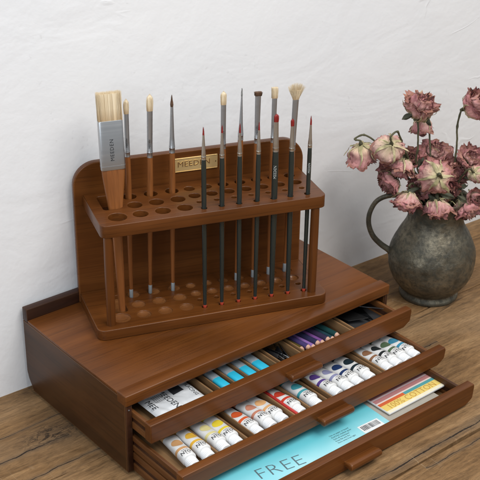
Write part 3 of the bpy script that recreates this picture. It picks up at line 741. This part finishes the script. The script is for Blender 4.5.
# palette knives / blades on the right
def knife(label, x, y, rot, z_, L=.05, wv=.012, mt=DSTEEL, shape=0):
    o = empty('palette_knife', (x, y, zf+z_), label=label, cat='palette knife', group='palette knives in the top drawer'); o.rotation_euler = (R_(2), R_(3), rot)
    if shape == 0: ol = [(-.002, 0), (-wv*.6, .010), (-wv*.75, .022), (-wv*.45, .040), (0, L), (wv*.45, .040), (wv*.75, .022), (wv*.6, .010), (.002, 0)]
    else: ol = [(-.003, 0), (-wv*.8, .004), (-wv*.8, L), (wv*.8, L*.8), (wv*.8, .004), (.003, 0)]
    v, f = plate(ol, [], 0, .0009, .0002, 1); MB().add(v, f).build('blade', mt, o)
    MB().sweep([(0, .001, .0006), (0, -.008, .001), (0, -.012, .005), (0, -.018, .006)], .0013, 10).build('neck', STEEL, o)
    MB().loft([(0, .0030, .0030), (.003, .0042, .0042), (.05, .0050, .0050), (.08, .0035, .0035)], 16, M=T((0, -.017, .006)) @ Rx(pi/2)).build('handle', BLACKH, o)
    return o
fm = MB(); fm.box(.3275, .3888, -.0235, .1000, zf+.0001, zf+.0022, .0004); tag(fm.build('foam_pad', plain('black_foam', (.02, .02, .022), .8)), 'black foam sheet lining the right compartment of the top drawer', 'foam sheet')
knife('dark steel palette knife with broad blade lying on black foam', .343, .062, R_(187), .0065, .072, .0135, metal('grey_steel', (.20, .205, .21), .38), 1)
knife('bright slim steel palette knife at the right end of the top drawer', .355, .050, R_(211), .0105, .070, .006, STEEL, 0)
knife('small dark palette knife beside the broad one on black foam', .372, .046, R_(176), .0040, .060, .011, DSTEEL, 0)

# ------------------------------------------------------------------ bottom drawer contents
zb = Z3[0]+.0043
pd = MB(); pd.box(.120, .3720, -.1310, .060, zb, zb+.0085, .0004)
po = pd.build('paper_pad', plain('grey_paper', (.36, .33, .28), .7)); tag(po, 'grey-beige paper pad under the striped book in the bottom drawer', 'paper pad')
zt = zb+.0090
lf = empty('leaflet', (.155, -.105, zt), label='cyan leaflet reading FREE lying in the bottom drawer', cat='leaflet'); lf.rotation_euler = (0, 0, R_(-2.2))
def cyan_card():
    t = NT('cyan_print'); tc = t.n('ShaderNodeTexCoord'); sp = t.n('ShaderNodeSeparateXYZ'); t.l(tc.outputs['Object'], sp.inputs[0])
    fx = t.math('MULTIPLY_ADD', sp.outputs['X'], 4.5, .42); fy = t.math('MULTIPLY_ADD', sp.outputs['Y'], -7, .38)
    k = t.math('MULTIPLY', fy, t.math('MULTIPLY_ADD', t.noise(t.coords(), 14, 2), .8, .5))
    c = t.ramp(k, [(.0, (.04, .33, .42)), (.25, (.13, .52, .60)), (.85, (.58, .79, .82))])
    return t.out(c, .32, t.bump(t.noise(t.coords(), 12, 2), .1, .003))
MB().box(-.135, .1302, -.0235, .110, 0, .0012, .0002).build('cover', cyan_card(), lf)
MB().box(-.1349, .1300, -.0275, -.0237, .0001, .00115, .0001).build('white_border', PAPER, lf)
v, f = text('FREE', .0260, T((-.0275, -.0070, .00130)) @ Rz(R_(-7)), sx=1.12, weight=-.018, space=1.05); MB().add(v, f).build('lettering', GINK, lf)
l_ = MB()
for k in range(5): v, f = text(['Use on paper or board', 'Acid free, medium grain', 'Suits all techniques', 'Keep flat and dry', 'Store away from light'][k], .0031, T((.0530, .0035-k*.0038, .00130)), sx=1.0, align='LEFT'); l_.add(v, f)
x_ = .0935; random.seed(5)
while x_ < .1195:
    w_ = random.choice((.0004, .0007, .0011)); l_.add([(x_, -.0125, .00140), (x_+w_, -.0125, .00140), (x_+w_, -.0040, .00140), (x_, -.0040, .00140)], [[0, 1, 2, 3]]); x_ += w_+random.choice((.0005, .0009))
l_.build('small_print', INK, lf)
MB().add([(.0910, -.0165, .00130), (.1220, -.0165, .00130), (.1220, -.0020, .00130), (.0910, -.0020, .00130)], [[0, 1, 2, 3]]).build('barcode_label', PAPER, lf)
bk = empty('striped_book', (.3430, -.0955, zt+.0012), label='striped paper block marked 100% COTTON at the right end of the bottom drawer', cat='paper pad'); bk.rotation_euler = (0, 0, R_(0.3))
MB().box(-.0500, .0485, -.0215, .110, 0, .0022, .0003).build('block', PAPER, bk)
def stripe(y0, y1, x0, x1, rgb, nm, zz_=.0024):
    MB().add([(x0, y0, zz_), (x1, y0, zz_), (x1, y1, zz_), (x0, y1, zz_)], [[0, 1, 2, 3]]).build('stripe', plain('print_'+nm, rgb, .4), bk)
def quad(pts, rgb, nm, zz_):
    MB().add([(a, b_, zz_) for a, b_ in pts], [[0, 1, 2, 3]]).build('stripe', plain('print_'+nm, rgb, .4), bk)
xe = .0480
stripe(-.0210, -.0165, -.0495, xe, (.82, .77, .58), 'cream'); stripe(-.0165, -.0055, -.0495, xe, (.80, .60, .17), 'yellow')
quad([(-.0495, -.0055), (-.006, -.0055), (-.006, -.0005), (-.0495, -.0005)], (.66, .14, .05), 'orange', .0024); quad([(-.006, -.0055), (xe, -.0055), (xe, -.0005), (-.006, -.0005)], (.10, .36, .38), 'teal', .0024)
stripe(-.0005, .0018, -.0495, xe, (.78, .66, .60), 'pale'); stripe(.0018, .0080, -.0495, xe, (.45, .20, .20), 'rose'); stripe(.0080, .0105, -.0495, xe, (.66, .52, .54), 'mauve')
stripe(.0105, .0160, -.0495, xe, (.40, .17, .16), 'brick'); stripe(.0160, .1090, -.0495, xe, (.42, .42, .42), 'grey')
v, f = text('100% COTTON', .0135, T((-.0010, -.0118, .00256)), sx=.90, weight=-.012); MB().add(v, f).build('lettering', plain('orange_ink', (.50, .26, .05), .5), bk)
v, f = text('PAPER PAD', .0048, T((-.030, .0215, .00256)), sx=1.0, weight=.02); MB().add(v, f).build('lettering', INK, bk)

# ------------------------------------------------------------------ vase and roses
VB = Vector((.5740, .0757, 0)); VN = Vector((.63873, .76943, 0)); VR = Vector((.76943, -.63873, 0))
VM = Matrix(((VR.x, VN.x, 0, VB.x), (VR.y, VN.y, 0, VB.y), (0, 0, 1, 0), (0, 0, 0, 1)))
vase = empty('pewter_jug', mat=VM, label='round dark pewter jug with looped handle holding dried roses', cat='jug')
vp_ = [(0, .038), (.0, .0405), (.0015, .0420), (.005, .0418), (.008, .0395), (.011, .0385), (.0125, .0405), (.018, .0460), (.028, .0535), (.042, .0592), (.058, .0610), (.072, .0602), (.086, .0560), (.098, .0502), (.108, .0440), (.118, .0396), (.128, .0386), (.138, .0394), (.148, .0418), (.152, .0432), (.154, .0434), (.1550, .0424), (.152, .0400), (.140, .0370), (.125, .0365), (.10, .046), (.06, .056), (.02, .040), (.012, .01)]
mb = MB(); rs = []; n = 96
# resample profile smoothly
def cat(p, k):
    out = []
    for i in range(len(p)-1):
        p0, p1, p2, p3 = p[max(i-1, 0)], p[i], p[i+1], p[min(i+2, len(p)-1)]
        for q in range(k):
            t = q/k; out.append(tuple(.5*((2*b)+(-a+c)*t+(2*a-5*b+4*c-d)*t*t+(-a+3*b-3*c+d)*t**3) for a, b, c, d in zip(p0, p1, p2, p3)))
    out.append(p[-1]); return out
for z_, r_ in cat(vp_, 3):
    ring = []
    for j in range(n):
        a = 2*pi*j/n; d = .0012*noise.noise(Vector((cos(a)*2.2, sin(a)*2.2, z_*38)))+.0005*noise.noise(Vector((cos(a)*7, sin(a)*7, z_*110)))
        k = min(max((z_-.004)/.02, .25), 1)
        rr = r_+d*k; ring.append((rr*cos(a), rr*sin(a), z_+.0006*noise.noise(Vector((cos(a)*2, sin(a)*2, 9)))*(1 if z_ > .13 else 0)))
    rs.append(ring)
mb.rings(rs); mb.build('body', PEWTER, vase, 60)
hp = cat([(-.038, -.004, .1500), (-.052, -.005, .1560), (-.070, -.006, .1552), (-.0845, -.006, .1470), (-.0925, -.006, .1300), (-.0930, -.005, .1120), (-.0860, -.003, .0930), (-.0740, -.001, .0790), (-.0625, 0, .0700), (-.0570, 0, .0640)], 5)
mb = MB(); mb.sweep(hp, [.0040+.0010*abs(2*i/len(hp)-1)**2 for i in range(len(hp))], 16, flat=.8); mb.build('handle', PEWTER, vase, 60)

def petal_mat():
    t = NT('dried_petal'); uv = t.n('ShaderNodeAttribute', attribute_name='puv'); sp = t.n('ShaderNodeSeparateXYZ'); t.l(uv.outputs['Vector'], sp.inputs[0])
    u, v_, rnd = sp.outputs
    cmb = t.n('ShaderNodeCombineXYZ'); t.l(t.math('MULTIPLY', u, 9), cmb.inputs[0]); t.l(t.math('MULTIPLY', v_, 1.6), cmb.inputs[1]); t.l(t.math('MULTIPLY', rnd, 60), cmb.inputs[2])
    vein = t.noise(cmb.outputs[0], 1.0, 4, .6, .6)
    ob = t.noise(t.coords(), 60, 4, .6, .5)
    vv = t.math('ADD', v_, t.math('MULTIPLY', t.math('SUBTRACT', vein, .5), .55))
    c = t.ramp(vv, [(.02, (.50, .44, .22)), (.22, (.64, .45, .31)), (.45, (.58, .29, .26)), (.78, (.48, .19, .20)), (1.0, (.20, .07, .055))])
    c2 = t.ramp(vv, [(.02, (.56, .50, .28)), (.35, (.68, .48, .37)), (.68, (.60, .32, .30)), (1.0, (.32, .14, .09))])
    c = t.mix(t.ramp(rnd, [(.35, .0), (.75, 1.0)]), c, c2)
    c = t.mix(t.ramp(ob, [(.52, .0), (.72, .6)]), c, (.20, .085, .05))
    c = t.mix(1.0, c, t.ramp(vein, [(.3, .72), (.6, 1.05)]), 'MULTIPLY')
    n = t.bump(vein, .8, .0012); n = t.bump(ob, .4, .0008, n)
    m = t.out(c, .68, n)
    return m
PETAL = petal_mat()
def dry_green(name, a, b_):
    t = NT(name); n = t.noise(t.coords(), 70, 4, .6, .5); c = t.ramp(n, [(.3, a), (.7, b_)]); return t.out(c, .7, t.bump(n, .5, .001))
SEPAL = dry_green('dried_sepal', (.19, .17, .07), (.62, .53, .32))
STEM = dry_green('dried_stem', (.028, .030, .014), (.105, .095, .045))
LEAF = dry_green('dried_leaf', (.022, .028, .016), (.08, .08, .045))
def strip(mb_v, mb_f, mb_a, fn, nu, nv, rnd):
    b_ = len(mb_v)
    for j in range(nv+1):
        for i in range(nu+1):
            u = -1+2*i/nu; v_ = j/nv; mb_v.append(fn(u, v_)); mb_a.append((u, v_, rnd))
    for j in range(nv):
        for i in range(nu): a = b_+j*(nu+1)+i; mb_f.append([a, a+1, a+nu+2, a+nu+1])
def axis_matrix(c, ax):
    z_ = Vector(ax).normalized(); x = z_.orthogonal().normalized(); y = z_.cross(x)
    return Matrix(((x.x, y.x, z_.x, c[0]), (x.y, y.y, z_.y, c[1]), (x.z, y.z, z_.z, c[2]), (0, 0, 0, 1)))
def rose(label, c, Rr, ax, openn=.5, stem=None, seed=0, sep=1.0, ruffle=1.0, elong=1.0, leaves=()):
    """c, ax in the jug's own frame (x right, y away, z up); ax points out of the bloom's face"""
    rn = random.Random(seed); c = Vector(c)/1000; Rr *= .00088
    o = empty('dried_rose', mat=VM @ T(c), label=label, cat='dried rose', group='dried roses in the pewter jug')
    A = axis_matrix((0, 0, 0), ax) @ Rz(rn.random()*6)
    gso = Vector((rn.random()*30, rn.random()*30, seed*1.7)); vs, fs, at = [], [], []
    layers = [(1.0, 5, 1.00+.45*openn, 44), (.93, 5, 1.15+.35*openn, 40), (.80, 5, 1.35+.2*openn, 40), (.62, 5, 1.6, 42), (.45, 4, 1.85, 48), (.27, 3, 2.1, 62)]
    for li, (rl, npet, thm, wdeg) in enumerate(layers):
        for k in range(npet):
            a0 = 2*pi*(k+.5*li+rn.uniform(-.16, .16))/npet; so = Vector((rn.random()*50, rn.random()*50, rn.random()*50)); rnd = rn.random()
            th_m = (2.95-thm*.85)*(1+rn.uniform(-.06, .06)) if li < 3 else 2.35+.08*li
            th_m = min(th_m, 2.7); W_ = R_(wdeg)*rn.uniform(.85, 1.12); curl = rn.uniform(.08, .32)*ruffle*(1.0 if li < 3 else .5)
            lift = rn.uniform(-.04, .07); rsz = rl*rn.uniform(.93, 1.05); fold = rn.uniform(-.15, .15)
            def fn(u, v_):
                v_ = v_*(1-.20*abs(u)**2.5)
                th = .10+(th_m-.10)*v_**.92
                wv = W_*(.30+1.0*sin(pi*min(v_*.62+.05, 1)))*(1-.45*max(v_-.8, 0)/.2*abs(u)**1.5)
                az = a0+u*wv
                q = so+Vector((u*1.7, v_*2.2, 0)); nz = noise.noise(q*1.3); nz2 = noise.noise(q*3.4); nz3 = noise.noise(q*7.0)
                pl_f = sin(u*7+so.x)*.5+sin(u*13+so.y)*.3
                rr = Rr*rsz*(1+.16*nz*v_+.15*nz2*(.25+v_)*ruffle+.018*nz3*ruffle*v_+.05*pl_f*(.2+v_)**1.3+fold*u*v_*.25)
                rad = rr*sin(th); zz_ = -rr*cos(th)*elong
                cu = max(v_-.72, 0)/.28
                rad += Rr*curl*cu**1.6*(1+.3*nz2); zz_ -= Rr*curl*.55*cu**2*(1+nz)
                zz_ += Rr*(lift*v_+.07*nz2*v_+.06*nz3*v_)
                P = Vector((rad*cos(az), rad*sin(az), zz_)); g = P/Rr*1.15+gso; P += Vector((noise.noise(g), noise.noise(g+Vector((9, 0, 0))), noise.noise(g+Vector((0, 9, 0)))))*Rr*.26
                g = P/Rr*4.5+gso; P *= 1+.075*noise.noise(g)*ruffle*(.3+v_)
                return A @ P
            strip(vs, fs, at, fn, 14, 16, rnd)
    def putmesh(nm, vs, fs, at, mt):
        me = bpy.data.meshes.new(nm); me.from_pydata([tuple(q) for q in vs], [], fs); a_ = me.attributes.new('puv', 'FLOAT_VECTOR', 'POINT')
        for i, q in enumerate(at): a_.data[i].vector = q
        for p in me.polygons: p.use_smooth = True
        return link(nm, me, mt, o)
    putmesh('bloom', vs, fs, at, PETAL)
    vs, fs, at = [], [], []
    for k in range(6):
        a0 = 2*pi*(k+rn.uniform(-.2, .2))/6; ln = rn.uniform(.75, 1.15)*sep; pe = rn.uniform(-.03, .30); sw = rn.uniform(-.3, .3); so = Vector((rn.random()*9, rn.random()*9, 0))
        def fn(u, v_):
            th = .08+ln*1.45*v_; wv = .125*sin(pi*(v_*.8+.16))**.8*(1-v_*.62)+.006; rr = Rr*(1.045+pe*v_**2+.05*noise.noise(so+Vector((v_*3, u, 0))))
            az = a0+sw*v_**2; x, y, z_ = rr*sin(th), Rr*u*wv*1.0, -rr*cos(th)*elong
            z_ -= Rr*.05*(1-u*u)*0; x += Rr*.03*(1-abs(u))
            P = Rz(az) @ Vector((x, y, z_)); g = P/Rr*1.15+gso; P += Vector((noise.noise(g), noise.noise(g+Vector((9, 0, 0))), noise.noise(g+Vector((0, 9, 0)))))*Rr*.26
            P *= 1+.07*noise.noise(P/Rr*5+gso)
            return A @ P
        strip(vs, fs, at, fn, 4, 12, .5)
    putmesh('sepals', vs, fs, at, SEPAL)
    cb = MB(); M2 = A @ T((0, 0, -Rr*elong*1.0)); cb.loft([(-Rr*.34, Rr*.06, Rr*.06), (-Rr*.26, Rr*.09, Rr*.08), (-Rr*.14, Rr*.15, Rr*.14), (-Rr*.04, Rr*.15, Rr*.16), (0, Rr*.12, Rr*.13), (Rr*.10, Rr*.16, Rr*.16)], 16, M=M2); cb.build('calyx', STEM, o, 60)
    base = A @ Vector((0, 0, -Rr*elong*1.28)); axd = (A.to_3x3() @ Vector((0, 0, 1)))
    tgt = Vector((max(min(c.x*.30, .024), -.024), max(min(c.y*.3, .02), -.02), .142))-c
    if stem is not None: pts = [base]+[Vector(q)/1000-c for q in stem]+[tgt]
    else:
        d1 = base-axd*Rr*1.1; mid_ = d1.lerp(tgt, .5)+Vector((0, 0, .004+abs(c.x)*.12)); pts = [base, d1, mid_, tgt]
    pts = [tuple(q) for q in pts]; sp_ = cat(pts, 8); sp_ = [Vector(q)+Vector((noise.noise(Vector(q)*90+Vector((seed, 0, 0))), noise.noise(Vector(q)*90+Vector((0, seed, 0))), 0))*.0009 for q in sp_]
    sm = MB(); sm.sweep(sp_, [.0013+.0003*noise.noise(Vector((i*.4, seed, 0)))+(.0006 if i % 11 == 5 else 0) for i in range(len(sp_))], 8); sm.build('stem', STEM, o, 60)
    for li, (lp, ld, ls) in enumerate(leaves):
        vs, fs, at = [], [], []; lp = Vector(lp)/1000-c; ld = Vector(ld).normalized(); sd = ld.cross(Vector((.3, -1, .2))).normalized(); nn = ld.cross(sd)
        def fn(u, v_):
            wv = sin(pi*v_**.8)**.9*.16*ls/1000; cu = noise.noise(Vector((v_*3+li, u*1.5, seed)))
            return lp+ld*(v_*ls/1000)*(1-.25*v_)+sd*(u*wv)+nn*((abs(u)*wv*1.1)+.25*ls/1000*v_*v_+cu*.20*ls/1000)
        strip(vs, fs, at, fn, 6, 12, .5); putmesh('leaf', vs, fs, at, LEAF)
    return o
rose('tallest upright rose with crumpled deep pink petals, left of the right-edge one', (-34, -5, 290), 22, (.25, -.25, .9), .6, [(-37, -5, 262), (-34, -5, 222), (-33, 0, 199)], 1, ruffle=1.9, elong=1.15, leaves=[((-42, -8, 276), (-.9, -.3, -.45), 24), ((-27, -8, 273), (.6, -.3, -.9), 20)])
rose('pale pink rose hanging just below the tallest rose', (-26, 25, 241), 16, (.1, -.3, -1), .5, [(-24, 25, 262), (-18, 22, 250), (-12, 12, 200)], 2, elong=1.15, ruffle=1.2)
rose('pink rose seen from behind with pale yellow sepals, upper left of the bunch', (-75, -25, 231), 22, (.0, .62, -.62), .35, [(-78, -47, 258), (-68, -38, 262), (-57, -18, 236), (-42, -6, 200)], 3, sep=1.1, ruffle=1.0)
rose('drooping rose hanging farthest left on its bent-over stem', (-110, -10, 213), 20.5, (.1, .15, -1), .3, [(-121, -10, 240), (-108, -10, 246), (-92, -9, 236), (-62, -7, 214)], 4, elong=1.15)
rose('rose at the right edge of the photo on a tall kinked stem', (39, 0, 289), 21, (.75, -.35, .55), .5, [(20, 0, 278), (17, 0, 256), (19, 0, 214)], 5, ruffle=1.2)
rose('crumpled orange-pink rose on the left under the yellow-sepalled one', (-56, -15, 196), 20, (-.2, -.35, -.75), .6, [(-57, -17, 222), (-50, -12, 222), (-42, -8, 200)], 6, ruffle=1.5)
rose('big central rose showing a star of cream sepals', (-13, -38, 199), 23.5, (-.05, .80, -.45), .45, [(-12, -62, 214), (-8, -56, 206), (-4, -30, 180)], 7, sep=1.15, ruffle=1.0)
rose('flat magenta rose behind the central rose', (-6, 20, 214), 21, (0, -.4, .9), 1.0, None, 8, elong=.6, ruffle=1.5)
rose('dark magenta rose just right of the central one', (17, -8, 191), 23, (.4, -.6, .5), .6, None, 9, elong=1.15, ruffle=1.4)
rose('pink rose near the right edge below the tall one', (40, 0, 211), 18, (.2, -.5, .7), .6, None, 10, ruffle=1.3)
rose('dull pink rose over the jug handle\'s top', (-72, -16, 176), 18, (-.6, -.35, -.5), .5, None, 11, ruffle=1.3)
rose('pink rose hanging over the rim next to the handle', (-48, -40, 158), 19.5, (-.15, -.45, -.9), .55, [(-46, -36, 184), (-40, -28, 184), (-30, -20, 168)], 12, elong=1.05, sep=.9, ruffle=1.3)
rose('large pink rose hanging over the middle of the rim', (-5, -42, 148), 22, (.1, -.45, -.9), .6, [(-4, -36, 178), (-2, -30, 178), (0, -20, 162)], 13, elong=1.0, sep=.9, ruffle=1.3)
rose('small yellowish rose low between the central rose and the rim', (10, -16, 170), 17, (.1, -.8, -.3), .5, None, 14, ruffle=1.2)
rose('light pink round rose on the right edge above the orange-brown one', (47, -32, 166), 14.5, (.2, -.7, .2), .4, None, 15, ruffle=.8)
rose('orange-brown rose hanging over the right side of the rim', (40, -24, 142), 21, (.4, -.4, -.8), .7, None, 16, ruffle=1.7)
rose('small brownish rose tucked behind the dull pink one', (-74, 2, 190), 12, (-.5, -.5, .3), .5, None, 17, ruffle=1.4)
rose('dusky rose low in the middle left of the rim', (-28, -18, 176), 15, (-.2, -.7, .2), .6, None, 18, ruffle=1.4, leaves=[((-30, -30, 178), (-.6, -.6, -.1), 26), ((-20, -34, 172), (.5, -.7, -.2), 26), ((-5, -30, 172), (.8, -.5, -.1), 28), ((-55, -20, 178), (-.9, -.2, -.2), 24), ((20, -30, 168), (.8, -.5, -.3), 24), ((-34, -20, 205), (.3, -.6, .6), 22), ((22, -20, 172), (.5, -.6, .4), 22), ((30, -12, 186), (.6, -.5, .2), 26), ((-20, -10, 190), (-.3, -.6, .5), 24)])
rose('pale yellow-green rosebud at the right edge between the pink roses', (46, -16, 194), 13, (.4, .5, -.4), .2, None, 21, sep=1.3, ruffle=.8)
rose('small peach rose behind the left pink rose and the tall stems', (-38, 12, 204), 16, (-.2, -.5, .7), .5, None, 22, ruffle=1.4)
